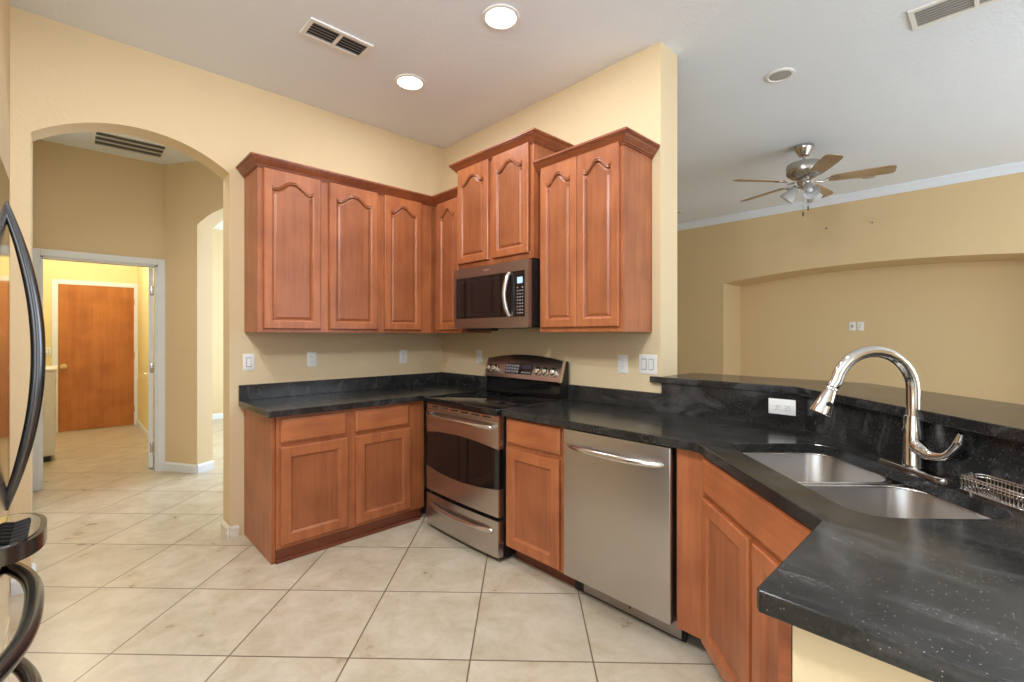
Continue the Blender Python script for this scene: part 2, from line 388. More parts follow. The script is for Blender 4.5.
# dining room beyond
struct(MB().box(-5.5, -5.2, -1.62, 1.0, 0, H).build('wall_dining_left', M['wall']))
struct(MB().prism([(-5.5, 0), (0.0, 0), (0.0, H), (-5.5, H)], 'y', 0.98, 1.1, holes=[[(-4.1, 0.55), (-1.1, 0.55), (-1.1, 2.45), (-4.1, 2.45)]]).build('wall_dining_back', M['wall']))
window(4, 'x', -4.1, -1.1, 0.55, 2.45, 1.04)
struct(MB().box(-0.13, 0.0, 0.2, 1.0, 0, H).build('wall_dining_right', M['wall']))
# laundry room
struct(MB().box(-5.6, -5.46, -3.5, -1.62, 0, H).build('wall_laundry_end', M['wall_laundry']))
struct(MB().box(-5.46, HX-0.12, -1.73, -1.62, 0, H).build('wall_laundry_right', M['wall_laundry']))
struct(MB().box(-5.46, HX-0.12, -3.5, -3.4, 0, H).build('wall_laundry_left', M['wall_laundry']))
# bar half wall behind the sink and at the end of the peninsula
BS = 2.898                    # x+y of the splash face on the diagonal
struct(MB().prism([(2.180, 0.0), (BS+0.03, 0.0), (4.02, BS+0.03-4.02), (4.02, -1.60), (4.14, -1.60), (4.14, -1.02), (2.99, 0.13), (2.180, 0.13)], 'z', 0, 1.074).build('wall_bar', M['wall']))
struct(MB().box(3.302, 4.02, -1.60, -1.50, 0, 0.873).build('wall_peninsula', M['wall']))
# baseboards
def base_run(n, pts, mat=None, h=0.085, t=0.014):
    mb = MB()
    for (a, b) in zip(pts, pts[1:]):
        a = Vector((*a, 0)); b = Vector((*b, 0)); d = (b-a).normalized(); nrm = Vector((-d.y, d.x, 0))
        prof = [(0, 0), (t, 0), (t, h*0.8), (t*0.5, h*0.93), (t*0.3, h), (0, h)]
        loops = [[p+nrm*q[0]+Vector((0, 0, q[1])) for q in prof] for p in (a-d*0.0, b+d*0.0)]
        mb.loft(loops)
    return struct(mb.build('trim_%d' % n, mat or M['trim']))
d_o = dg0+du*ow0; d_in = d_o+dn*0.17
base_run(2, [(d_in.x, d_in.y), (d_o.x, d_o.y), (-2.232, -1.790)])
base_run(3, [(0.0, -1.664), (0.0, -1.718), (-0.17, -1.718)], M['worn_trim'], 0.075, 0.016)
base_run(9, [(-0.17, -2.640), (0.0, -2.640), (0.0, -2.712)], None, 0.085)
base_run(4, [(-5.2, 0.98), (-5.2, -1.6)])
base_run(5, [(HX-0.12, -1.73), (-5.46, -1.73)])
# crown piece: hall door casing
def casing(n, x, y0, y1, z1, wd=0.062, t=0.018, mat=None):
    mb = MB()
    mb.box(x, x+t, y0-wd, y0, 0, z1+wd, 0.004); mb.box(x, x+t, y1, y1+wd, 0, z1+wd, 0.004); mb.box(x, x+t, y0, y1, z1, z1+wd, 0.004)
    return struct(mb.build('trim_%d' % n, mat or M['trim']))
cs = casing(6, HX, DY0, DY1, 2.045)
# jamb lining
struct(MB().box(HX-0.122, HX, DY0-0.002, DY0+0.016, 0, 2.045).box(HX-0.122, HX, DY1-0.016, DY1+0.002, 0, 2.045).box(HX-0.122, HX, DY0, DY1, 2.03, 2.046).build('trim_7', M['trim']))
casing(8, -5.46, -2.593, -1.773, 2.062)
# brown door at the far end of the laundry
d1 = struct(MB().box(-5.462, -5.445, -2.59, -1.776, 0.012, 2.06, 0.002).build('door_1', M['door_wood']))
MB().lathe([(0.038, 0), (0.038, 0.008), (0.016, 0.010), (0.016, 0.032), (0.032, 0.042), (0.040, 0.058), (0.034, 0.076), (0.012, 0.084)],
           (-5.445, -2.535, 0.92), 20, Matrix.Rotation(PI/2, 3, 'Y')).build('door_knob', M['brass'], d1, smooth=40)
for z in (0.25, 1.05, 1.85):
    MB().tube([(-5.44, -1.772, z-0.045), (-5.44, -1.772, z+0.045)], 0.007, 10).build('hinge', M['brass'], d1, smooth=40)
# white door standing open into the laundry, seen edge on
dd = Vector((-5.9, 0.60, 0)).normalized(); hp = Vector((HX-0.13, -1.872, 0))
d2 = struct(MB().box(0, 0.76, 0.0, 0.036, 0.012, 2.03, 0.002).build('door_2', M['trim'], loc=hp, rz=math.atan2(dd.y, dd.x)))
for z in (0.22, 1.02, 1.80):
    MB().box(-0.004, 0.004, -0.006, 0.026, z-0.05, z+0.05, 0.002).tube([(-0.006, -0.004, z-0.05), (-0.006, -0.004, z+0.05)], 0.008, 10).build('hinge', M['nickel'], d2, smooth=40)
lv = MB()
lv.lathe([(0.026, 0), (0.026, 0.008), (0.010, 0.010), (0.010, 0.05)], (0.69, 0.036, 0.92), 16, Matrix.Rotation(-PI/2, 3, 'X'))
lv.tube([(0.69, 0.085, 0.92), (0.64, 0.092, 0.922), (0.58, 0.088, 0.918)], [0.010, 0.008, 0.007], 10)
lv.build('door_handle', M['brass'], d2, smooth=40)

# ------------------------------------------------------------------ countertops
def rrect(s0, s1, t0, t1, r, n=6):
    out = []
    for cx, cy, a0 in ((s1-r, t0+r, -PI/2), (s1-r, t1-r, 0), (s0+r, t1-r, PI/2), (s0+r, t0+r, PI)):
        for k in range(n+1):
            a = a0+PI/2*k/n; out.append((cx+r*math.cos(a), cy+r*math.sin(a)))
    return out
S0 = Vector((2.69, -0.605, 0))
def st(s, t, z=0): return S0+Vector(((s+t)/R2, (t-s)/R2, z))
CT0, CT1 = 0.874, 0.912
# left run: L shaped slab from the arch pier to the range
t = thing('countertop', 'black speckled stone countertop run left of the stainless range', 'countertop', (0.3, -0.8, CT0))
o = Vector((0.3, -0.8, 0))
def rel(pts, o): return [(p[0]-o.x, p[1]-o.y) for p in pts]
MB().prism(rel([(0.002, -1.665), (0.64, -1.665), (0.645, -1.66), (0.645, -0.635), (0.735, -0.635), (0.735, -0.002), (0.002, -0.002)], o), 'z', 0, CT1-CT0).build('slab', M['stone'], t)
soften(t.children[0])
MB().box(0.002-o.x, 0.022-o.x, -1.665-o.y, -0.002-o.y, CT1-CT0, 1.014-CT0, 0.002).box(0.0221-o.x, 0.735-o.x, -0.022-o.y, -0.002-o.y, CT1-CT0, 1.014-CT0, 0.002).build('backsplash', M['stone'], t)
# right run with the angled sink corner and the peninsula
o = Vector((2.9, -0.6, 0))
t = thing('countertop', 'black speckled stone countertop holding the sink, angled and running onto the peninsula', 'countertop', (o.x, o.y, CT0))
hole = [(st(a, b).x, st(a, b).y) for a, b in rrect(0.03, 0.805, 0.086, 0.482, 0.085)]
outl = [(1.512, -0.002), (1.512, -0.645), (2.675, -0.645), (2.705, -0.656), (3.255, -1.206), (3.255, -1.630), (3.262, -1.641), (4.016, -1.641), (4.016, BS-4.016), (BS+0.002, -0.002)]
MB().prism(rel(outl, o), 'z', 0, CT1-CT0, holes=[rel(hole, o)]).build('slab', M['stone'], t)
soften(t.children[0])
mb = MB()
mb.box(1.512-o.x, 2.1955-o.x, -0.022-o.y, -0.002-o.y, CT1-CT0, 1.014-CT0, 0.002)
mb.prism(rel([(2.196, -0.002), (2.196, -0.022), (BS+0.02, -0.022), (4.01, BS-4.01), (4.01, BS-4.01+0.028), (BS+0.026, -0.002)], o), 'z', CT1-CT0, 1.074-CT0)
mb.build('backsplash', M['stone'], t)
# raised bar ledge
o = Vector((3.0, 0.0, 0))
BARP = rel([(2.125, -0.032), (2.885, -0.032), (4.18, -1.327), (4.50, -1.005), (3.085, 0.41), (2.182, 0.41), (2.182, -0.002), (2.125, -0.002)], o)
tag(soften(MB().prism(BARP, 'z', 0, 0.035).build('bar_top', M['stone'], loc=(o.x, o.y, 1.075))),
    'raised black stone bar ledge on the half wall behind the sink', 'countertop')

# ------------------------------------------------------------------ cabinets
def inset(P, d):
    n = len(P); out = []
    for i in range(n):
        a, b_, c = Vector(P[i-1]), Vector(P[i]), Vector(P[(i+1) % n])
        e1 = (b_-a).normalized(); e2 = (c-b_).normalized()
        n1 = Vector((-e1.y, e1.x)); n2 = Vector((-e2.y, e2.x)); m_ = (n1+n2)
        m_ = m_/max(m_.dot(n1), 0.2)/1.0
        out.append(b_+m_*d)
    return [(p.x, p.y) for p in out]
def door_mb(mb, x0, x1, z0, z1, yb, cath=0.0, stile=0.056, t=0.02):
    if cath: stile = 0.047
    """framed door: back at yb, front at yb-t (towards the viewer); cath = rise of the cathedral curve"""
    w_, h_ = x1-x0, z1-z0; K = 32
    top = []
    for k in range(K+1):
        u = k/K; x = x1-stile-(w_-2*stile)*u
        if cath:
            d = abs(u-0.5)*2
            q = min(max((d-0.10)/0.72, 0), 1); zz = 1-q*q*(3-2*q)
            if d > 0.82: zz = ((d-0.82)/0.18)**1.5*0.22
            top.append((x, z1-stile-0.012-cath+cath*zz))
        else: top.append((x, z1-stile))
    inn = [(x0+stile, z0+stile), (x1-stile, z0+stile)]+top
    out = [(x0, z0), (x1, z0)]+[(x1-w_*k/K, z1) for k in range(K+1)]
    def L(P, y): return [(p[0], yb-y, p[1]) for p in P]
    e = 0.005
    outb = [(min(max(p[0], x0+e), x1-e), min(max(p[1], z0+e), z1-e)) for p in out]
    loops = [L(out, 0), L(out, t-e), L(outb, t), L(inn, t), L(inset(inn, 0.007), t-0.004), L(inset(inn, 0.014), t-0.010)]
    if cath: loops += [L(inset(inn, 0.019), t-0.010), L(inset(inn, 0.030), t-0.0045)]
    pn = MB()
    mb.loft(loops[:5], True, False)
    lowered = [(p[0], p[1]+0.0015, p[2]) for p in loops[5]]
    pn.loft([loops[4], lowered]+loops[6:], False, False)
    last = (loops[6:] or [lowered])[-1]
    vv = [pn.bm.verts.new(p) for p in last]
    f = pn.bm.faces.new(vv); f.normal_update(); bmesh.ops.triangulate(pn.bm, faces=[f])
    for q in (mb, pn): bmesh.ops.remove_doubles(q.bm, verts=q.bm.verts, dist=1e-5)
    if cath:
        for off in (0.006, 0.017):
            cv = [(p[0], yb-t+0.002, p[1]-off+0.004) for p in top]
            pn.tube(cv, 0.0052, 8)
    return mb, pn
def door(par, x0, x1, z0, z1, yb, cath=0.0):
    mb, pn = door_mb(MB(), x0, x1, z0, z1, yb, cath)
    d = mb.build('door', M['wood'], par)
    pn.build('panel', M['wood_panel'], d)
    return d
def drawer(par, x0, x1, z0, z1, yb, name='drawer'):
    mb = MB(); e = 0.012
    mb.loft([[(x0, yb, z0), (x1, yb, z0), (x1, yb, z1), (x0, yb, z1)],
             [(x0, yb-0.013, z0), (x1, yb-0.013, z0), (x1, yb-0.013, z1), (x0, yb-0.013, z1)],
             [(x0+e, yb-0.02, z0+e), (x1-e, yb-0.02, z0+e), (x1-e, yb-0.02, z1-e), (x0+e, yb-0.02, z1-e)]])
    return mb.build(name, M['wood_h'], par)
def face_frame(par, x0, x1, z0, z1, yf, stiles, rails, t=0.019):
    """stiles: list of (x0,x1); rails: list of (z0,z1); front of frame at yf"""
    mb = MB()
    for a, b_ in stiles: mb.box(a, b_, yf, yf+t, z0, z1)
    for a, b_ in rails:
        xs = sorted(stiles)
        for (p, q), (r_, s_) in zip(xs, xs[1:]): mb.box(q, r_, yf+0.0005, yf+t, a, b_)
    return mb.build('face_frame', M['wood'], par)
def carcass(par, x0, x1, z0, z1, yf, mat='wood'):
    return MB().box(x0, x1, yf+0.0195, -0.003, z0, z1).build('carcass', M[mat], par)
# crown profile: (out from the face, up)
CP = [(0.0, 0.0), (0.008, 0.0), (0.008, 0.009), (0.015, 0.010), (0.016, 0.016), (0.020, 0.019), (0.034, 0.036), (0.039, 0.045), (0.045, 0.046), (0.045, 0.053), (0.052, 0.054), (0.052, 0.066), (0.0, 0.066)]
def crown_mb(path, z, prof=CP):
    """path = corner points seen from above with the moulding standing out to the RIGHT of travel"""
    n = len(path); P = [Vector((p[0], p[1], 0)) for p in path]; loops = []
    for i in range(n):
        if i > 0: d0 = (P[i]-P[i-1]).normalized()
        if i < n-1: d1_ = (P[i+1]-P[i]).normalized()
        if i == 0: d0 = d1_
        if i == n-1: d1_ = d0
        n0 = Vector((d0.y, -d0.x, 0)); n1 = Vector((d1_.y, -d1_.x, 0)); m_ = n0+n1; m_ = m_/m_.dot(n0)
        loops.append([P[i]+m_*a+Vector((0, 0, z+b_)) for a, b_ in prof])
    return MB().loft(loops)
UB, UT = 1.37, 2.425
# --- left wall uppers; local x runs along +y of the room, local -y faces into the room
QL = PI/2
def upper_left(y0, y1, label):
    return thing('upper_cabinet', label, 'cabinet', (0.0, y0, UB), QL, 'upper cabinets')
hU = UT-UB
t = upper_left(-1.63, -0.786, 'wide maple upper cabinet with two arched-panel doors, nearest the arched passage')
carcass(t, 0, 0.843, 0, hU, -0.305)
face_frame(t, 0, 0.843, 0, hU, -0.305, [(0, 0.035), (0.386, 0.457), (0.81, 0.843)], [(0, 0.035), (hU-0.04, hU)])
door(t, 0.032, 0.391, 0.022, hU-0.008, -0.3052, 0.055); door(t, 0.451, 0.816, 0.022, hU-0.008, -0.3052, 0.055)
t = upper_left(-0.785, -0.003, 'maple upper cabinet with one arched-panel door, filling the wall corner beside two-door cabinet')
carcass(t, 0, 0.782, 0, hU, -0.305)
face_frame(t, 0, 0.459, 0, hU, -0.305, [(0, 0.03), (0.35, 0.459)], [(0, 0.035), (hU-0.04, hU)])
door(t, 0.028, 0.354, 0.022, hU-0.008, -0.3052, 0.055)
# --- range wall uppers; local x = room x
t = thing('upper_cabinet', 'narrow maple upper cabinet in the corner, half hidden by the microwave', 'cabinet', (0.325, 0.0, UB), 0, 'upper cabinets')
carcass(t, 0.0, 0.36, 0, hU, -0.305)
face_frame(t, 0.0, 0.36, 0, hU, -0.305, [(0.0, 0.06), (0.325, 0.36)], [(0, 0.035), (hU-0.04, hU)])
door(t, 0.055, 0.335, 0.022, hU-0.008, -0.3052, 0.05)
MX0, MX1, MYF = 0.694, 1.488, -0.345
t = thing('upper_cabinet', 'raised maple upper cabinet with two arched-panel doors above the microwave', 'cabinet', (MX0, 0.0, 1.845), 0, 'upper cabinets')
wM = MX1-MX0; hM = 2.60-1.845
carcass(t, 0, wM, 0, hM, MYF)
face_frame(t, 0, wM, 0, hM, MYF, [(0, 0.03), (0.36, 0.416), (wM-0.03, wM)], [(0, 0.05), (hM-0.03, hM)])
door(t, 0.012, 0.365, 0.038, hM-0.012, MYF-0.0002, 0.055); door(t, 0.410, 0.757, 0.038, hM-0.012, MYF-0.0002, 0.055)
crown_mb([(0, -0.003), (0, MYF), (wM, MYF), (wM, -0.003)], hM-0.022).build('crown', M['wood_dark'], t)
RX0, RX1 = 1.506, 2.125
t = thing('upper_cabinet', 'tall maple upper cabinet with two arched-panel doors at the free wall end', 'cabinet', (RX0, 0.0, UB), 0, 'upper cabinets')
wR = RX1-RX0; hR = 2.425-UB
carcass(t, 0, wR, 0, hR, -0.305)
face_frame(t, 0, wR, 0, hR, -0.305, [(0, 0.03), (wR-0.045, wR)], [(0, 0.035), (hR-0.04, hR)])
door(t, 0.02, 0.308, 0.028, hR-0.012, -0.3052, 0.055); door(t, 0.312, 0.600, 0.028, hR-0.012, -0.3052, 0.055)
crown_mb([(-0.017, -0.305), (wR, -0.305), (wR, -0.003)], hR-0.034).build('crown', M['wood_dark'], t)
# crown running over the left uppers and round the corner
tag(crown_mb([(0.003, -1.63), (0.305, -1.63), (0.305, -0.305), (MX0-0.001, -0.305)], 0).build('crown_moulding', M['wood_dark'], loc=(0, 0, 2.415)),
    'stained maple crown moulding along the tops of the left-hand upper cabinets', 'moulding')

# --- base cabinets
BH = 0.873
t = thing('base_cabinet', 'maple base cabinet with two drawers over two doors under the left counter', 'cabinet', (0.0, -1.645, 0.0), QL, 'base cabinets')
MB().box(0.014, 0.034, -0.5855, -0.003, 0, BH).box(0.034, 1.05, -0.585, -0.003, 0.095, BH).build('carcass', M['wood'], t)
face_frame(t, 0, 1.05, 0.085, BH, -0.605, [(0.0345, 0.06), (0.45, 0.525), (0.92, 1.05)], [(0.085, 0.12), (0.675, 0.715), (BH-0.03, BH)])
drawer(t, 0.055, 0.456, 0.712, 0.853, -0.6052); drawer(t, 0.517, 0.918, 0.712, 0.853, -0.6052)
door(t, 0.055, 0.466, 0.108, 0.685, -0.6052); door(t, 0.520, 0.930, 0.108, 0.685, -0.6052)
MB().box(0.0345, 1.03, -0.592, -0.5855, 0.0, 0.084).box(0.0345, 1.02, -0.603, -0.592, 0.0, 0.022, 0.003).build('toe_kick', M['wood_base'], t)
t = thing('base_cabinet', 'narrow maple base cabinet with one drawer between range and dishwasher', 'cabinet', (1.512, 0.0, 0.0), 0, 'base cabinets')
wN = 0.455
MB().box(0, wN, -0.585, -0.003, 0.095, BH).build('carcass', M['wood'], t)
face_frame(t, 0, wN, 0.095, BH, -0.605, [(0, 0.03), (wN-0.035, wN)], [(0.095, 0.12), (0.685, 0.72), (BH-0.02, BH)])
drawer(t, 0.018, wN-0.025, 0.716, 0.861, -0.6052); door(t, 0.014, wN-0.03, 0.108, 0.688, -0.6052)
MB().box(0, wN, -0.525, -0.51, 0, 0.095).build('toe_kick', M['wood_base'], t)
# angled sink cabinet: local x along the slanted front, local +y into the corner
FD = 2.096                    # x+y of the slanted face frame
D0 = Vector((FD+0.605, -0.605, 0))
t = thing('sink_cabinet', 'angled maple sink cabinet with a false drawer front over two doors', 'cabinet', (D0.x, D0.y, 0), -PI/4, 'base cabinets')
LS = (3.287-D0.x)*R2
# carcass sides: stile in line with the dishwasher, floor and back
mb = MB()
mb.box(0.0, LS, 0.02, 0.05, 0.095, 0.66)
mb.box(0.06, LS-0.02, 0.05, 0.50, 0.095, 0.115)
mb.build('carcass', M['wood'], t)
MB().prism([(0.0, 0.0), (-0.0134, 0.0134), (-0.0944, -0.0676), (-0.081, -0.081)], 'z', 0.095, BH).build('corner_stile', M['wood'], t)
face_frame(t, 0, LS, 0.095, BH, 0.0, [(0, 0.045), (0.405, 0.462), (LS-0.05, LS)], [(0.095, 0.12), (0.685, 0.72), (BH-0.02, BH)])
drawer(t, 0.030, 0.800, 0.715, 0.858, -0.0002, 'false_front')
door(t, 0.028, 0.420, 0.105, 0.695, -0.0002); door(t, 0.447, 0.815, 0.105, 0.695, -0.0002)
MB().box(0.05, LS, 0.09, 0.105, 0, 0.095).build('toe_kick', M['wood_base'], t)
t = thing('base_cabinet', 'glossy maple end panel of the peninsula cabinet against the yellow half wall', 'cabinet', (3.279, -1.4, 0), 0, 'base cabinets')
MB().box(0.0, 0.021, -0.199, 0.16, 0.095, BH, 0.001).build('end_panel', M['wood_dark'], t)
MB().box(0.0212, 0.62, -0.095, 0.05, 0.095, BH).build('carcass', M['wood'], t)
MB().box(0.06, 0.075, -0.095, 0.05, 0.0, 0.095).build('toe_kick', M['wood_base'], t)

# ------------------------------------------------------------------ range
RGX0, RGX1 = 0.741, 1.504
t = thing('range', 'stainless steel electric range with black glass cooktop between the counters', 'range', ((RGX0+RGX1)/2, -0.33, 0))
w2 = (RGX1-RGX0)/2; o_ = 0.33           # local y = room y + .33
yf = -0.66+o_
MB().box(-w2, w2, yf+0.045, -0.02+o_, 0.025, 0.872).box(-w2+0.03, -w2+0.07, yf+0.1, yf+0.14, 0, 0.03).box(w2-0.07, w2-0.03, yf+0.1, yf+0.14, 0, 0.03).box(-w2+0.03, -w2+0.07, 0.2, 0.24, 0, 0.03).box(w2-0.07, w2-0.03, 0.2, 0.24, 0, 0.03).build('body', M['black'], t)
MB().box(-w2-0.003, w2+0.003, yf-0.02, -0.105+o_, 0.872, 0.917, 0.008, 3).build('cooktop', M['black_glass'], t, smooth=40)
# door: stainless slab, bowed outwards a little, with a lens shaped window
def bow(x, k=0.012): return -k*(1-(x/w2)**2)
def front_panel(zlo, zhi, yfront, thick, n=24, k=0.012, x0=-w2+0.003, x1=w2-0.003):
    """zlo, zhi: functions of x"""
    loops = []
    for i in range(n+1):
        x = x0+(x1-x0)*i/n; y = yfront+bow(x, k)
        loops.append([(x, y, zlo(x)), (x, y, zhi(x)), (x, y+thick, zhi(x)), (x, y+thick, zlo(x))])
    return MB().loft(loops)
wt = lambda x: 0.672+0.030*(1-(x/w2)**2)
wb = lambda x: 0.438-0.030*(1-(x/w2)**2)
dr = front_panel(lambda x: 0.272, wb, yf, 0.04).build('oven_door', M['steel_h'], t, smooth=30)
front_panel(wt, lambda x: 0.838, yf, 0.04).build('upper_panel', M['steel_h'], dr, smooth=30)
front_panel(lambda x: wb(x)+0.0005, lambda x: wt(x)-0.0005, yf+0.004, 0.03).build('oven_window', M['black_glass'], dr, smooth=30)
hb = MB()
pth = spline([(-w2+0.045, yf-0.012, 0.802), (-w2+0.06, yf-0.03, 0.803), (-w2+0.20, yf-0.055, 0.806), (0, yf-0.064, 0.807), (w2-0.20, yf-0.055, 0.806), (w2-0.06, yf-0.03, 0.803), (w2-0.045, yf-0.012, 0.802)], 6)
hb.tube(pth, 0.013, 12); hb.box(-w2+0.034, -w2+0.064, yf-0.026, yf+0.004, 0.79, 0.814, 0.004); hb.box(w2-0.064, w2-0.034, yf-0.026, yf+0.004, 0.79, 0.814, 0.004)
hb.build('handle', M['handle_steel'], dr, smooth=40)
sb = MB().box(-w2+0.003, w2-0.003, yf+0.003, yf+0.04, 0.8395, 0.871).build('vent_strip', M['steel_h'], t)
sl = MB()
for k in range(6):
    x = -w2+0.07+k*0.108; sl.box(x, x+0.075, yf+0.0015, yf+0.004, 0.851, 0.860)
sl.build('vent_slot', M['vent_dark'], sb)
dw = front_panel(lambda x: 0.032, lambda x: 0.248, yf, 0.04).build('storage_drawer', M['steel_h'], t, smooth=30)
hb = MB()
pth = spline([(-w2+0.05, yf-0.004, 0.182), (-w2+0.16, yf-0.026, 0.178), (0, yf-0.036, 0.172), (w2-0.16, yf-0.026, 0.178), (w2-0.05, yf-0.004, 0.182)], 8)
hb.tube(pth, [0.007]+[0.014]*(len(pth)-2)+[0.007], 12, 1.2)
hb.build('handle', M['handle_steel'], dw, smooth=40)
# backguard
bg = MB()
prof = lambda x: 1.172+0.034*(1-(x/w2)**2)
loops = []
TY, TZ, TA = -0.118+o_, 1.035, 0.31      # the console front leans back from its lower edge
for i in range(25):
    x = -w2+2*w2*i/24; zt = prof(x)
    loops.append([(x, TY, TZ), (x, TY+math.tan(TA)*(zt-0.012-TZ), zt-0.012), (x, TY+math.tan(TA)*(zt-TZ)+0.008, zt), (x, -0.03+o_, zt), (x, -0.03+o_, TZ)])
con = bg.loft(loops).build('control_console', M['steel_h'], t, smooth=30)
MB().box(-w2+0.004, w2-0.004, -0.10+o_, -0.026+o_, 0.9165, 1.0345, 0.003).build('backguard', M['black_glass'], t)
for sx in (-1, 1):
    a_, b_ = sorted((sx*w2, sx*(w2+0.009)))
    MB().prism([(TY-0.002, TZ-0.004), (TY+0.020, TZ-0.004), (TY+0.064, 1.174), (TY+0.042, 1.174)], 'x', a_, b_).build('side_trim', M['handle_steel'], con)
    MB().prism([(-0.099+o_, 0.918), (-0.03+o_, 0.918), (-0.03+o_, 1.174), (TY+0.0645, 1.174), (TY+0.0205, TZ-0.004), (-0.099+o_, TZ-0.004)], 'x', a_, b_).build('end_cap', M['black'], con)
def tilt(mb):
    bmesh.ops.rotate(mb.bm, verts=mb.bm.verts, cent=(0, TY, TZ), matrix=Matrix.Rotation(-TA, 3, 'X')); return mb
yc = TY
dp = tilt(MB().box(-0.165, 0.115, yc-0.003, yc+0.004, 1.068, 1.146, 0.002)).build('display', M['black_glass'], con)
kb = MB()
for r_ in range(3):
    for c_ in range(5): kb.box(-0.155+c_*0.028, -0.135+c_*0.028, yc-0.0038, yc-0.0025, 1.077+r_*0.022, 1.092+r_*0.022)
tilt(kb).build('buttons', M['grey_print'], dp); kb = MB()
for c_ in range(4): kb.box(0.01+c_*0.025, 0.028+c_*0.025, yc-0.0038, yc-0.0025, 1.077, 1.087)
tilt(kb).build('timer_buttons', M['grey_print'], dp)
tilt(MB().box(0.005, 0.10, yc-0.0038, yc-0.0025, 1.110, 1.138)).build('clock_window', M['display_dim'], dp)
for x in (-0.345, -0.280, 0.170, 0.240, 0.315):
    tilt(MB().lathe([(0.031, 0), (0.031, 0.006), (0.025, 0.008), (0.024, 0.026), (0.020, 0.029)], (x, yc, 1.100), 24, Matrix.Rotation(PI/2, 3, 'X')).box(x-0.004, x+0.004, yc-0.034, yc-0.025, 1.080, 1.120, 0.002)).build('knob', M['chrome'], con, smooth=40)
# cooktop rings
for (x, y, r_) in ((-0.19, -0.16, 0.11), (0.19, -0.17, 0.09), (-0.19, 0.08, 0.085), (0.19, 0.08, 0.11)):
    mb = MB()
    mb.loft([[(x+q*math.cos(2*PI*k/40), y+q*math.sin(2*PI*k/40), zz) for k in range(40)] for q, zz in ((r_, 0.917), (r_, 0.9173), (r_-0.004, 0.9173), (r_-0.004, 0.917))], False, False)
    mb.build('burner_ring', M['black'], t)

# ------------------------------------------------------------------ microwave
t = thing('microwave', 'dark stainless over-the-range microwave hung under the raised cabinet', 'microwave', (1.105, 0, 1.40))
x0, x1, yb, zt = -0.389, 0.389, -0.40, 0.434
MB().box(x0, x1, yb+0.03, -0.004, 0.012, zt, 0.004).build('body', M['black'], t)
xs = 0.237          # seam between door and control side
dm = MB()
dm.prism([(x0, 0), (xs, 0), (xs, zt), (x0, zt)], 'y', yb, yb+0.029, holes=[[(x0+0.024, 0.07), (xs-0.0015, 0.07), (xs-0.0015, 0.366), (x0+0.024, 0.366)]])
dm = dm.build('door', M['steel_dark'], t)
MB().box(x0+0.0245, xs-0.002, yb+0.002, yb+0.026, 0.0705, 0.3655).build('window', M['black_glass'], dm)
wi = MB()
wi.prism([(x0+0.05, 0.095), (0.12, 0.095), (0.12, 0.34), (x0+0.05, 0.34)], 'y', yb+0.0012, yb+0.0022, holes=[[(x0+0.053, 0.098), (0.117, 0.098), (0.117, 0.337), (x0+0.053, 0.337)]])
wi.build('window_border', M['charcoal'], dm)
hp_ = spline([(0.220, yb-0.004, 0.076), (0.212, yb-0.024, 0.12), (0.203, yb-0.036, 0.218), (0.212, yb-0.024, 0.316), (0.220, yb-0.004, 0.360)], 8)
MB().tube(hp_, 0.016, 12, 1.0).build('handle', M['handle_steel'], dm, smooth=40)
MB().box(-0.03, 0.012, yb-0.0012, yb+0.001, 0.396, 0.407, 0.0005).lathe([(0.008, 0), (0.008, 0.0016)], (-0.04, yb, 0.4015), 16, Matrix.Rotation(PI/2, 3, 'X')).build('badge', M['handle_steel'], dm)
cp = MB()
cp.prism([(xs+0.0015, 0), (x1, 0), (x1, zt), (xs+0.0015, zt)], 'y', yb, yb+0.029, holes=[[(xs+0.003, 0.07), (0.357, 0.07), (0.357, 0.366), (xs+0.003, 0.366)]])
cp = cp.build('control_panel', M['steel_dark'], t)
kp = MB().box(xs+0.0035, 0.3565, yb+0.002, yb+0.026, 0.0705, 0.3655).build('keypad', M['black_glass'], cp)
MB().box(0.288, 0.335, yb+0.0005, yb+0.003, 0.285, 0.325).build('display', M['display'], kp)
kb = MB()
for r_ in range(9):
    for c_ in range(3):
        if r_ == 8 and c_ == 1: continue
        kb.box(0.285+c_*0.022, 0.296+c_*0.022, yb+0.0008, yb+0.003, 0.09+r_*0.0205, 0.098+r_*0.0205)
kb.build('buttons', M['grey_print'], kp)
MB().box(x0+0.01, x1-0.01, yb+0.04, -0.02, 0.0, 0.0118).box(x0+0.09, x0+0.36, yb+0.05, yb+0.12, -0.018, 0.0).build('vent_base', M['black'], t)

# ------------------------------------------------------------------ dishwasher
t = thing('dishwasher', 'stainless steel dishwasher with a bowed bar handle under the counter', 'dishwasher', (2.273, -0.32, 0))
w2 = 0.299
MB().box(-w2, w2, -0.26, 0.30, 0.105, 0.868).build('body', M['black'], t)
pn = MB().box(-w2+0.001, w2-0.001, -0.312, -0.262, 0.107, 0.868, 0.006, 3).build('door', M['steel'], t, smooth=40)
yh = -0.312
pth = [(-0.268+0.536*k/44, yh+0.002-0.050*(1-abs(2*k/44-1)**3), 0.786) for k in range(45)]
MB().tube(pth, [0.008+0.009*(1-abs(2*k/44-1)**4) for k in range(45)], 12, 1.0).build('handle', M['handle_steel'], pn, smooth=40)
kk = MB().box(-0.225, w2+0.01, -0.235, -0.22, 0.018, 0.10, 0.002).build('kick_plate', M['steel_dark'], t)
MB().lathe([(0.006, 0), (0.004, 0.003)], (0.05, -0.235, 0.05), 12, Matrix.Rotation(PI/2, 3, 'X')).build('screw', M['charcoal'], kk)
MB().box(-w2, w2+0.02, -0.215, -0.205, 0.0, 0.10).box(-w2, -w2+0.03, -0.2, 0.25, 0, 0.105).box(w2-0.03, w2, -0.2, 0.25, 0, 0.105).build('base', M['black'], t)

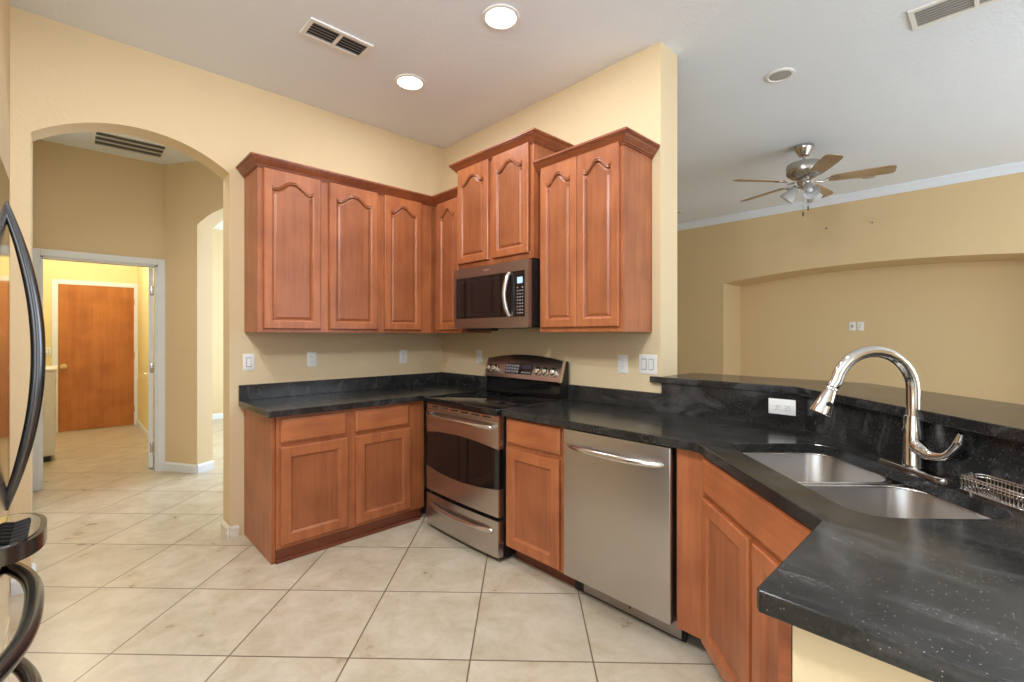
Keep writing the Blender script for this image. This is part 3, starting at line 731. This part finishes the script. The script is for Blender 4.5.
# ------------------------------------------------------------------ sink
c0 = st(0.435, 0.285); rz = -PI/4
t = thing('kitchen_sink', 'double bowl stainless steel sink set under the angled black counter', 'sink', (c0.x, c0.y, CT0), rz)
def bowl(s0, s1, t0, t1):
    a = (s0-0.435, s1-0.435, t0-0.285, t1-0.285)
    L = lambda d, r, z: [(p[0], p[1], z) for p in rrect(a[0]+d, a[1]-d, a[2]+d, a[3]-d, r, 8)]
    return MB().loft([L(-0.012, 0.10, -0.0015), L(0.0, 0.092, -0.002), L(0.002, 0.09, -0.008), L(0.012, 0.09, -0.15), L(0.03, 0.085, -0.185), L(0.06, 0.07, -0.200), L(0.10, 0.05, -0.203)], False, True)
for (a, b_) in ((0.022, 0.412), (0.437, 0.813)):
    bo = bowl(a, b_, 0.08, 0.49).build('bowl', M['sink'], t, smooth=50)
    md = bo.modifiers.new('thick', 'SOLIDIFY'); md.thickness = 0.002; md.offset = 1
    rl = [(p[0], p[1], -0.003) for p in rrect(a-0.435+0.002, b_-0.435-0.002, 0.08-0.285+0.002, 0.49-0.285-0.002, 0.09, 8)]
    MB().tube(rl+[rl[0], rl[1]], 0.0042, 8).build('rim', M['handle_steel'], bo, smooth=50)
    cx = (a+b_)/2-0.435
    MB().lathe([(0.045, -0.203), (0.045, -0.200), (0.036, -0.199), (0.030, -0.2015), (0.008, -0.2015)], (cx, 0.0, 0), 24).build('drain', M['chrome'], bo, smooth=40)
pd = spline([(-0.0105, -0.20, -0.006), (-0.0105, 0.0, -0.008), (-0.0105, 0.20, -0.006)], 6)
MB().tube(pd, 0.0128, 10, 0.5).build('divider', M['handle_steel'], t, smooth=50)

# ------------------------------------------------------------------ faucet
c0 = st(0.388, 0.543)
t = thing('faucet', 'polished gooseneck pull-down kitchen faucet standing behind the sink', 'faucet', (c0.x, c0.y, CT1), -PI/4)
# local x along the sink (towards the peninsula), local -y towards the sink
esc = [[(p[0], p[1], z) for p in rrect(-0.13+d, 0.135-d, -0.029+d, 0.029-d, 0.0285-d, 8)] for d, z in ((0, 0), (0.0005, 0.006), (0.004, 0.009), (0.010, 0.010))]
MB().loft(esc).build('escutcheon', M['chrome'], t, smooth=40)
MB().lathe([(0.0285, 0.0095), (0.0285, 0.018), (0.0275, 0.022), (0.0280, 0.10), (0.0275, 0.128), (0.025, 0.142), (0.0235, 0.175), (0.0195, 0.178)], (0, 0, 0), 28).build('body', M['chrome'], t, smooth=40)
z = lambda a: a-CT1
pth = [(0, 0, 0.175), (0, 0, 0.225)]
RA = 0.125; cyz = (-RA, z(1.172))
for k in range(0, 17):
    a = PI*0.93*k/16; pth.append((0, cyz[0]+RA*math.cos(a), cyz[1]+RA*math.sin(a)))
lastp = Vector(pth[-1]); dirp = (lastp-Vector(pth[-2])).normalized()
lastq = lastp+Vector((0, -0.014, -0.02)); pth.append(tuple(lastq))
MB().tube(pth, 0.0185, 16).build('spout', M['chrome'], t, smooth=50)
ax = Vector((0, -0.40, -0.91)).normalized()
rot = Vector((0, 0, 1)).rotation_difference(ax).to_matrix()
hd = MB().lathe([(0.0165, 0.0), (0.0185, 0.004), (0.0185, 0.010), (0.0165, 0.012), (0.0185, 0.02), (0.024, 0.05), (0.032, 0.088), (0.032, 0.094), (0.028, 0.096)], lastq, 28, rot).build('spray_head', M['chrome'], t, smooth=40)
bx_ = lastq+ax*0.06
MB().lathe([(0.012, 0.0), (0.010, 0.006)], bx_+Vector((0.021, 0.0, 0)), 14, Matrix.Rotation(PI/2, 3, 'Y')).build('spray_button', M['charcoal'], hd, smooth=40)
MB().lathe([(0.024, 0), (0.021, 0.002)], lastq+ax*0.0965, 24, rot).build('spray_face', M['charcoal'], hd)
hp_ = spline([(0.012, 0, 0.082), (0.04, 0, 0.070), (0.075, 0.0, 0.062), (0.115, 0.002, 0.072), (0.150, 0.004, 0.110), (0.165, 0.005, 0.150)], 7)
rr = lerp_list([0.025, 0.025, 0.021, 0.016, 0.013, 0.012, 0.013, 0.008], len(hp_))
MB().tube(hp_, rr, 14).build('lever', M['chrome'], t, smooth=50)

# ------------------------------------------------------------------ wire sponge caddy
c0 = st(0.705, 0.525)
t = thing('sponge_caddy', 'small wire sponge caddy standing at the backsplash right of the faucet', 'caddy', (c0.x, c0.y, CT1), -PI/4)
rc = lambda z_, d=0.0: [(p[0], p[1], z_) for p in rrect(-0.105+d, 0.105-d, -0.035+d, 0.035-d, 0.03-d, 5)]
for z_ in (0.048, 0.041):
    loop = rc(z_); MB().tube(loop+[loop[0], loop[1]], 0.0022, 8).build('rim_wire', M['chrome'], t, smooth=50)
loop = rc(0.010); fl = MB().tube(loop+[loop[0], loop[1]], 0.002, 8)
for k in range(7): y = -0.028+k*0.0093; fl.tube([(-0.1, y, 0.008), (0.1, y, 0.008)], 0.0015, 6)
for sx in (-0.07, 0.07):
    for sy in (-0.028, 0.028): fl.lathe([(0.004, 0), (0.004, 0.007)], (sx, sy, 0), 8)
fl.build('base_wires', M['chrome'], t, smooth=50)
up = MB()
for k in range(19):
    x = -0.09+k*0.01
    for y in (-0.035, 0.035):
        up.tube([(x, y, 0.048), (x, y, 0.014), (x, y*0.9, 0.009)], 0.0014, 6)
for k in range(5):
    y = -0.02+k*0.01
    for x in (-0.105, 0.105): up.tube([(x, y, 0.048), (x, y, 0.014), (x*0.97, y, 0.009)], 0.0014, 6)
up.build('upright_wires', M['chrome'], t, smooth=50)

# ------------------------------------------------------------------ refrigerator
t = thing('refrigerator', 'stainless refrigerator with bowed dark handles at the left edge of the photo', 'refrigerator', (2.09, -3.0, 0))
fx0, fx1 = 1.645-2.09, 2.535-2.09
FY = -2.612+3.0           # local y of door fronts
MB().box(fx0+0.005, fx1-0.005, -0.45, FY-0.075, 0.03, 1.755, 0.006).box(fx0+0.05, fx0+0.1, -0.4, -0.3, 0, 0.03).box(fx1-0.1, fx1-0.05, -0.4, -0.3, 0, 0.03).box(fx0+0.05, fx0+0.1, 0.2, 0.28, 0, 0.03).box(fx1-0.1, fx1-0.05, 0.2, 0.28, 0, 0.03).build('body', M['charcoal'], t)
def bowed_door(x0, x1, z0, z1, k=0.006):
    loops = []
    n = 12
    for i in range(n+1):
        u = i/n; x = x0+(x1-x0)*u; e = min(u, 1-u)*(x1-x0)
        y = FY-0.012*max(0, 1-e/0.02)**2
        loops.append([(x, y, z0+0.004), (x, y-0.004, z0), (x, FY-0.072, z0), (x, FY-0.072, z1), (x, y-0.006, z1), (x, y, z1-0.006)])
    return MB().loft(loops)
fd = bowed_door(fx0, fx1-0.002, 0.93-0.05, 1.77).build('door', M['steel_fridge'], t, smooth=40)
hx = 1.795-2.09
pth = [(hx, FY-0.006+0.0625*(1-(2*k/36-1)**2), 0.905+0.785*k/36) for k in range(37)]
MB().tube(pth, lerp_list([0.009, 0.013, 0.0145, 0.0145, 0.013, 0.009], len(pth)), 14).build('handle', M['handle_dark'], fd, smooth=50)
# rounded ledge sticking out between the door and the freezer drawers
lx0, lx1 = 1.735-2.09, 2.03-2.09
lg = [(lx0+(lx1-lx0)*i/28, FY-0.012+0.087*(1-abs(2*i/28-1)**2.6)**0.5) for i in range(29)]
ld = MB().prism([(lx0, FY-0.07)]+lg+[(lx1, FY-0.07)], 'z', 0.838, 0.876).build('ledge', M['handle_dark'], t, smooth=40)
MB().prism([(lx0+0.02, FY-0.06)]+[(lx0+0.012+(lx1-lx0-0.024)*i/28, FY-0.014+0.077*(1-abs(2*i/28-1)**2.6)**0.5) for i in range(29)]+[(lx1-0.02, FY-0.06)], 'z', 0.876, 0.878).build('top_plate', M['steel_fridge'], ld)
for k in range(6):
    x = lx0+0.10+k*0.028
    MB().tube([(x, FY-0.01, 0.880), (x+0.022, FY+0.018, 0.880), (x+0.004, FY+0.042, 0.880)], 0.006, 8).build('dark_chevron', M['black'], ld)  # dark chevron bars across the ledge top
for (z0, z1, zh) in ((0.60, 0.82, 0.775), (0.10, 0.595, 0.545)):
    dz = bowed_door(fx0, fx1-0.002, z0, z1).build('freezer_drawer', M['steel_fridge'], t, smooth=40)
    ha, hb_ = 1.825-2.09, 2.44-2.09
    pth = [(ha+(hb_-ha)*k/40, FY-0.006+0.066*(1-abs(2*k/40-1)**2.6), zh) for k in range(41)]
    MB().tube(pth, 0.016, 14).build('handle', M['handle_dark'], dz, smooth=50)
MB().box(fx0+0.02, fx1-0.02, FY-0.13, FY-0.10, 0.03, 0.095).build('kick_plate', M['black'], t)

# ------------------------------------------------------------------ washer in the laundry
t = thing('washing_machine', 'white top-loading washer seen past the passage door beside the laundry wall', 'washing machine', (-3.8, -2.95, 0))
MB().box(-0.345, 0.345, -0.34, 0.355, 0.06, 0.96, 0.02, 3).build('body', M['washer'], t, smooth=40)
MB().box(-0.35, 0.35, -0.34, 0.372, 0.962, 0.995, 0.012, 3).build('lid', M['washer'], t, smooth=40)
MB().box(-0.345, 0.345, -0.40, -0.30, 0.997, 1.12, 0.02, 3).build('console', M['washer'], t, smooth=40)
MB().box(-0.32, 0.32, -0.31, 0.32, 0.0, 0.058).build('base', M['black'], t)

# ------------------------------------------------------------------ outlets and switches
def plate_local(par, w_, h_):
    return MB().box(-w_/2, w_/2, -0.006, 0, -h_/2, h_/2, 0.003).build('cover_plate', M['white'], par, smooth=40)
def duplex(par, n_h=1, horizontal=False):
    """socket faces with slots; local -y faces the room"""
    for s_ in (-1, 1):
        cx, cz = (s_*0.0195, 0) if horizontal else (0, s_*0.0195)
        f = MB().box(cx-0.014, cx+0.014, -0.0085, -0.0055, cz-0.014, cz+0.014, 0.002).build('socket_face', M['white'], par)
        sl = MB()
        for dx in (-0.006, 0.006):
            if horizontal: sl.box(cx-0.004, cx+0.004, -0.0092, -0.008, cz+dx-0.001, cz+dx+0.001)
            else: sl.box(cx+dx-0.001, cx+dx+0.001, -0.0092, -0.008, cz-0.001, cz+0.007)
        if horizontal: sl.box(cx+0.006, cx+0.010, -0.0092, -0.008, cz-0.002, cz+0.002)
        else: sl.box(cx-0.002, cx+0.002, -0.0092, -0.008, cz-0.010, cz-0.006)
        sl.build('slots', M['black'], f)
def rocker(par, cx=0.0):
    f = MB().box(cx-0.016, cx+0.016, -0.0075, -0.0055, -0.033, 0.033, 0.001).build('rocker_frame', M['grey_print'], par)
    MB().box(cx-0.0125, cx+0.0125, -0.0115, -0.0070, -0.0285, 0.0285, 0.002).build('rocker', M['white'], f)
g_ = 'outlets and switches'
def outlet(name, label, cat, loc, rz, w_=0.072, h_=0.115, kind='duplex'):
    t = thing(name, label, cat, loc, rz, g_)
    plate_local(t, w_, h_)
    if kind == 'duplex': duplex(t)
    elif kind == 'h': duplex(t, horizontal=True)
    elif kind == 'rocker': rocker(t)
    elif kind == 'double': rocker(t, -0.023); rocker(t, 0.023)
    elif kind == 'blank':
        MB().box(-0.011, 0.011, -0.009, -0.0055, -0.016, 0.016, 0.002).build('jack', M['grey_print'], t)
    return t
outlet('light_switch', 'white rocker light switch on wall beside the arched passage', 'switch', (0.0, -1.604, 1.167), QL, kind='rocker')
outlet('wall_outlet', 'white outlet under the wide upper cabinet, next to the light switch', 'outlet', (0.0, -1.181, 1.171), QL)
outlet('wall_outlet', 'white outlet low on the left wall, nearest the room corner', 'outlet', (0.0, -0.411, 1.168), QL)
outlet('wall_outlet', 'white outlet partly behind the range backguard', 'outlet', (0.53, 0.0, 1.169), 0)
outlet('wall_outlet', 'white outlet under the tall cabinet, beside the double switch', 'outlet', (1.925, 0.0, 1.171), 0)
outlet('light_switch', 'white double rocker switch just above the bar ledge corner', 'switch', (2.098, 0.0, 1.178), 0, 0.118, 0.115, 'double')
outlet('wall_outlet', 'white horizontal outlet set in the black backsplash left of the faucet', 'outlet', (2.823, -0.022, 1.008), 0, 0.118, 0.074, 'h')
outlet('wall_outlet', 'left white wall plate of the pair inside living room niche', 'outlet', (2.183, 5.012, 1.47), 0, kind='blank')
outlet('wall_outlet', 'right white wall plate of the pair inside living room niche', 'outlet', (2.271, 5.012, 1.47), 0)
outlet('light_switch', 'small white switch beside the brown laundry door', 'switch', (-5.46, -2.70, 1.13), QL, kind='rocker')
for (x, z_, lb) in ((2.036, 2.683, 'small metal hook on the living room wall, the one nearer the fan'), (2.491, 2.678, 'small metal hook on the living room wall, the one farther from the fan')):
    t = thing('wall_hook', lb, 'hook', (x, 4.36, z_), 0, 'wall hooks')
    MB().lathe([(0.012, 0), (0.010, 0.006)], (0, 0, 0), 14, Matrix.Rotation(PI/2, 3, 'X')).build('base', M['nickel'], t, smooth=40)
    MB().tube(spline([(0, -0.006, 0), (0, -0.022, 0), (0, -0.026, 0.012)], 5), 0.004, 8).build('prong', M['nickel'], t, smooth=40)

# ------------------------------------------------------------------ ceiling lights
def can(label, x, y, on, energy=0, r_=0.085, col=(0.94, 0.97, 1.0)):
    t = thing('recessed_light', label, 'ceiling light', (x, y, H), 0, 'recessed ceiling lights')
    MB().lathe([(r_+0.016, -0.0005), (r_+0.015, -0.007), (r_, -0.010), (r_-0.006, -0.004), (r_-0.006, -0.0005)], (0, 0, 0), 32, cap0=False, cap1=False).build('trim_ring', M['white'], t, smooth=40)
    MB().lathe([(r_-0.006, -0.0045), (r_-0.02, -0.006), (0.001, -0.007)], (0, 0, 0), 32, cap0=False).build('lens', M['lamp_on' if on else 'lamp_off'], t, smooth=40)
    if on:
        l = bpy.data.lights.new('can_light', 'AREA'); l.shape = 'DISK'; l.size = 2*r_-0.02; l.energy = energy; l.color = col
        ob = bpy.data.objects.new('can_light', l); SC.collection.objects.link(ob); ob.location = (x, y, H-0.02)
    return t
can('lit recessed ceiling light nearest the left cabinets', 0.792, -0.825, True, 7)
can('lit recessed ceiling light in front of the microwave, nearest the top edge', 1.692, -0.813, True, 7)
# unseen downlights: refrigerator one from shadow edges, sink and passage ones added for brightness
can('added unseen recessed ceiling light over the sink corner', 2.60, -0.82, True, 7)
can('lit recessed ceiling light near the refrigerator', 1.75, -2.60, True, 30)
can('added unseen recessed ceiling light in the passage behind the arch', -0.55, -2.20, True, 5.5)
can('unlit recessed light in living room ceiling, nearest the kitchen', 2.542, 0.891, False, r_=0.07)
can('unlit recessed light in living room ceiling beside the free wall end', 0.42, 3.62, False, r_=0.07)
can('unlit recessed light in living room ceiling behind the fan', 2.549, 3.764, False, r_=0.07)
# unseen globe lamps; the kitchen one added to brighten backsplash and ceiling
def unseen_globe(label, x, y, energy, col):
    t = thing('unseen_globe', label, 'ceiling light', (x, y, H), 0)
    MB().lathe([(0.12, 0), (0.12, -0.02), (0.115, -0.025)], (0, 0, 0), 28).build('base', M['white'], t, smooth=40)
    MB().lathe([(0.11, -0.026), (0.125, -0.05), (0.10, -0.09), (0.05, -0.11), (0.001, -0.115)], (0, 0, 0), 28).build('globe', M['lamp_on'], t, smooth=50)
    l = bpy.data.lights.new('unseen_globe_light', 'POINT'); l.shadow_soft_size = 0.12; l.energy = energy; l.color = col
    ob = bpy.data.objects.new('unseen_globe_light', l); SC.collection.objects.link(ob); ob.location = (x, y, H-0.26)
unseen_globe('added unseen globe lamp on the kitchen ceiling, nearest the refrigerator and nook', 3.0, -2.75, 106, (0.90, 0.95, 1.0))
unseen_globe('lit unseen globe lamp on the laundry ceiling', -4.1, -2.45, 48, (1.0, 0.90, 0.68))

# ------------------------------------------------------------------ ceiling vents
def vent(label, x, y, lx, ly, rows, split, mat_slat, rz=0, slats=6, dark=True):
    """register lx by ly seen from below; slats run along x"""
    t = thing('ceiling_vent', label, 'vent', (x, y, H), rz, 'ceiling vents')
    fr = 0.022
    MB().prism([(-lx/2, -ly/2), (lx/2, -ly/2), (lx/2, ly/2), (-lx/2, ly/2)], 'z', -0.010, -0.0005,
               holes=[[(-lx/2+fr, -ly/2+fr), (lx/2-fr, -ly/2+fr), (lx/2-fr, ly/2-fr), (-lx/2+fr, ly/2-fr)]]).build('frame', M['white'], t)
    MB().box(-lx/2+fr, lx/2-fr, -ly/2+fr, ly/2-fr, -0.0015, -0.0008).build('duct', M['vent_dark'] if dark else M['lamp_off'], t)
    sl = MB(); iy = ly-2*fr
    for k in range(slats):
        y_ = -iy/2+(k+0.5)*iy/slats; hw = iy/slats*0.26
        sl.loft([[(xx, y_-hw, -0.0085), (xx, y_+hw, -0.0035), (xx, y_+hw, -0.0025), (xx, y_-hw, -0.0075)] for xx in (-lx/2+fr, lx/2-fr)])
    sl.build('slats', M[mat_slat], t)
    if split:
        dv = MB()
        for xx in split: dv.box(xx-0.009, xx+0.009, -iy/2, iy/2, -0.0095, -0.002)
        dv.build('divider', M['white'], t)
    return t
vent('white slotted ceiling vent over the left cabinets', 0.905, -1.372, 0.36, 0.175, 2, [0.0], 'grey_print', PI/2, 5)
vent('white slotted ceiling vent at the top right, over the living room', 3.43, 0.82, 0.45, 0.22, 2, [0.03], 'white', 0, 7, False)
# return grille in the passage: three rows of fine bars
t = thing('ceiling_vent', 'return air grille on the passage ceiling seen through the arch', 'vent', (-1.83, -2.09, H), PI/2, 'ceiling vents')
lx, ly, fr = 0.52, 0.40, 0.025
MB().prism([(-lx/2, -ly/2), (lx/2, -ly/2), (lx/2, ly/2), (-lx/2, ly/2)], 'z', -0.012, -0.0005, holes=[[(-lx/2+fr, -ly/2+fr), (lx/2-fr, -ly/2+fr), (lx/2-fr, ly/2-fr), (-lx/2+fr, ly/2-fr)]]).build('frame', M['white'], t)
MB().box(-lx/2+fr, lx/2-fr, -ly/2+fr, ly/2-fr, -0.0015, -0.0008).build('duct', M['vent_dark'], t)
mb = MB()
for k in range(40):
    xx = -lx/2+fr+(k+0.5)*(lx-2*fr)/40; mb.box(xx-0.0016, xx+0.0016, -ly/2+fr, ly/2-fr, -0.009, -0.003)
mb.build('slats', M['grey_print'], t)
mb = MB()
for yy in (-0.062, 0.062): mb.box(-lx/2+fr, lx/2-fr, yy-0.008, yy+0.008, -0.0115, -0.002)
mb.build('divider', M['white'], t)

# ------------------------------------------------------------------ ceiling fan
t = thing('ceiling_fan', 'five-blade ceiling fan with frosted glass lamps over the living room', 'ceiling fan', (2.314, 2.319, H))
MB().lathe([(0.075, -0.001), (0.078, -0.012), (0.070, -0.035), (0.048, -0.075), (0.040, -0.09), (0.02, -0.095)], (0, 0, 0), 28).build('canopy', M['nickel'], t, smooth=40)
MB().tube([(0, 0, -0.09), (0, 0, -0.15)], 0.012, 12).build('downrod', M['nickel'], t, smooth=40)
MB().lathe([(0.03, -0.135), (0.035, -0.148), (0.09, -0.155), (0.135, -0.165), (0.142, -0.18), (0.142, -0.245), (0.13, -0.262), (0.10, -0.285), (0.07, -0.30), (0.05, -0.305)], (0, 0, 0), 36).build('motor_housing', M['nickel'], t, smooth=40)
zb = 2.735-H
blade0 = None
for k in range(5):
    a = math.radians(15+72*k)
    out_ = []
    for (x, hw) in ((0.195, 0.042), (0.22, 0.052), (0.35, 0.062), (0.50, 0.067), (0.61, 0.066), (0.638, 0.058), (0.65, 0.040)): out_.append((x, hw))
    pts = [(x, -hw) for x, hw in out_]+[(x, hw) for x, hw in reversed(out_)]
    mb = MB().prism(pts, 'z', -0.003, 0.003)
    bmesh.ops.rotate(mb.bm, verts=mb.bm.verts, cent=(0, 0, 0), matrix=Matrix.Rotation(math.radians(-12), 3, 'X'))
    bl = mb.build('blade', M['blade'], t, loc=(0, 0, zb), rz=a)
    ir = MB()
    ir.tube(spline([(0.09, 0, -0.01), (0.14, 0, -0.022), (0.19, 0, -0.004)], 5), 0.009, 8)
    ir.prism([(0.165, -0.012), (0.20, -0.035), (0.255, -0.040), (0.27, 0.0), (0.255, 0.040), (0.20, 0.035), (0.165, 0.012)], 'z', -0.009, -0.0035)
    bmesh.ops.rotate(ir.bm, verts=ir.bm.verts, cent=(0, 0, 0), matrix=Matrix.Rotation(math.radians(-12), 3, 'X'))
    ir.build('blade_iron', M['nickel'], bl, smooth=40)
MB().lathe([(0.055, -0.305), (0.058, -0.325), (0.045, -0.345), (0.045, -0.365), (0.03, -0.385), (0.012, -0.392)], (0, 0, 0), 28).build('light_hub', M['nickel'], t, smooth=40)
for k in range(3):
    a = math.radians(-52+120*k); d = Vector((math.cos(a), math.sin(a), 0))
    ax = (d*0.62+Vector((0, 0, -0.78))).normalized(); rot = Vector((0, 0, 1)).rotation_difference(ax).to_matrix()
    p0 = d*0.05+Vector((0, 0, -0.35))
    ar = MB().tube([d*0.03+Vector((0, 0, -0.345)), p0+ax*0.02], 0.014, 10).lathe([(0.02, 0), (0.026, 0.012), (0.026, 0.03)], p0+ax*0.01, 16, rot).build('lamp_holder', M['nickel'], t, smooth=40)
    sh = MB().lathe([(0.027, 0.03), (0.034, 0.045), (0.045, 0.075), (0.054, 0.11), (0.066, 0.145), (0.0635, 0.145), (0.0515, 0.11), (0.0425, 0.075), (0.031, 0.046), (0.024, 0.031)], p0, 24, rot, False, False).build('glass_shade', M['frost'], t, smooth=50)
    MB().lathe([(0.012, 0.03), (0.014, 0.05), (0.026, 0.08), (0.028, 0.095), (0.02, 0.112), (0.004, 0.118)], p0, 18, rot).build('bulb', M['white'], sh, smooth=50)
for (dx, dy, ln) in ((0.0, -0.028, 0.215), (0.03, 0.01, 0.16)):
    mb = MB().tube([(dx, dy, -0.385), (dx, dy, -0.385-ln)], 0.0018, 6)
    pc = mb.build('pull_chain', M['nickel'], t)
    MB().lathe([(0.002, 0), (0.006, -0.008), (0.006, -0.035), (0.003, -0.042)], (dx, dy, -0.385-ln), 12).build('pull', M['charcoal'], pc, smooth=40)
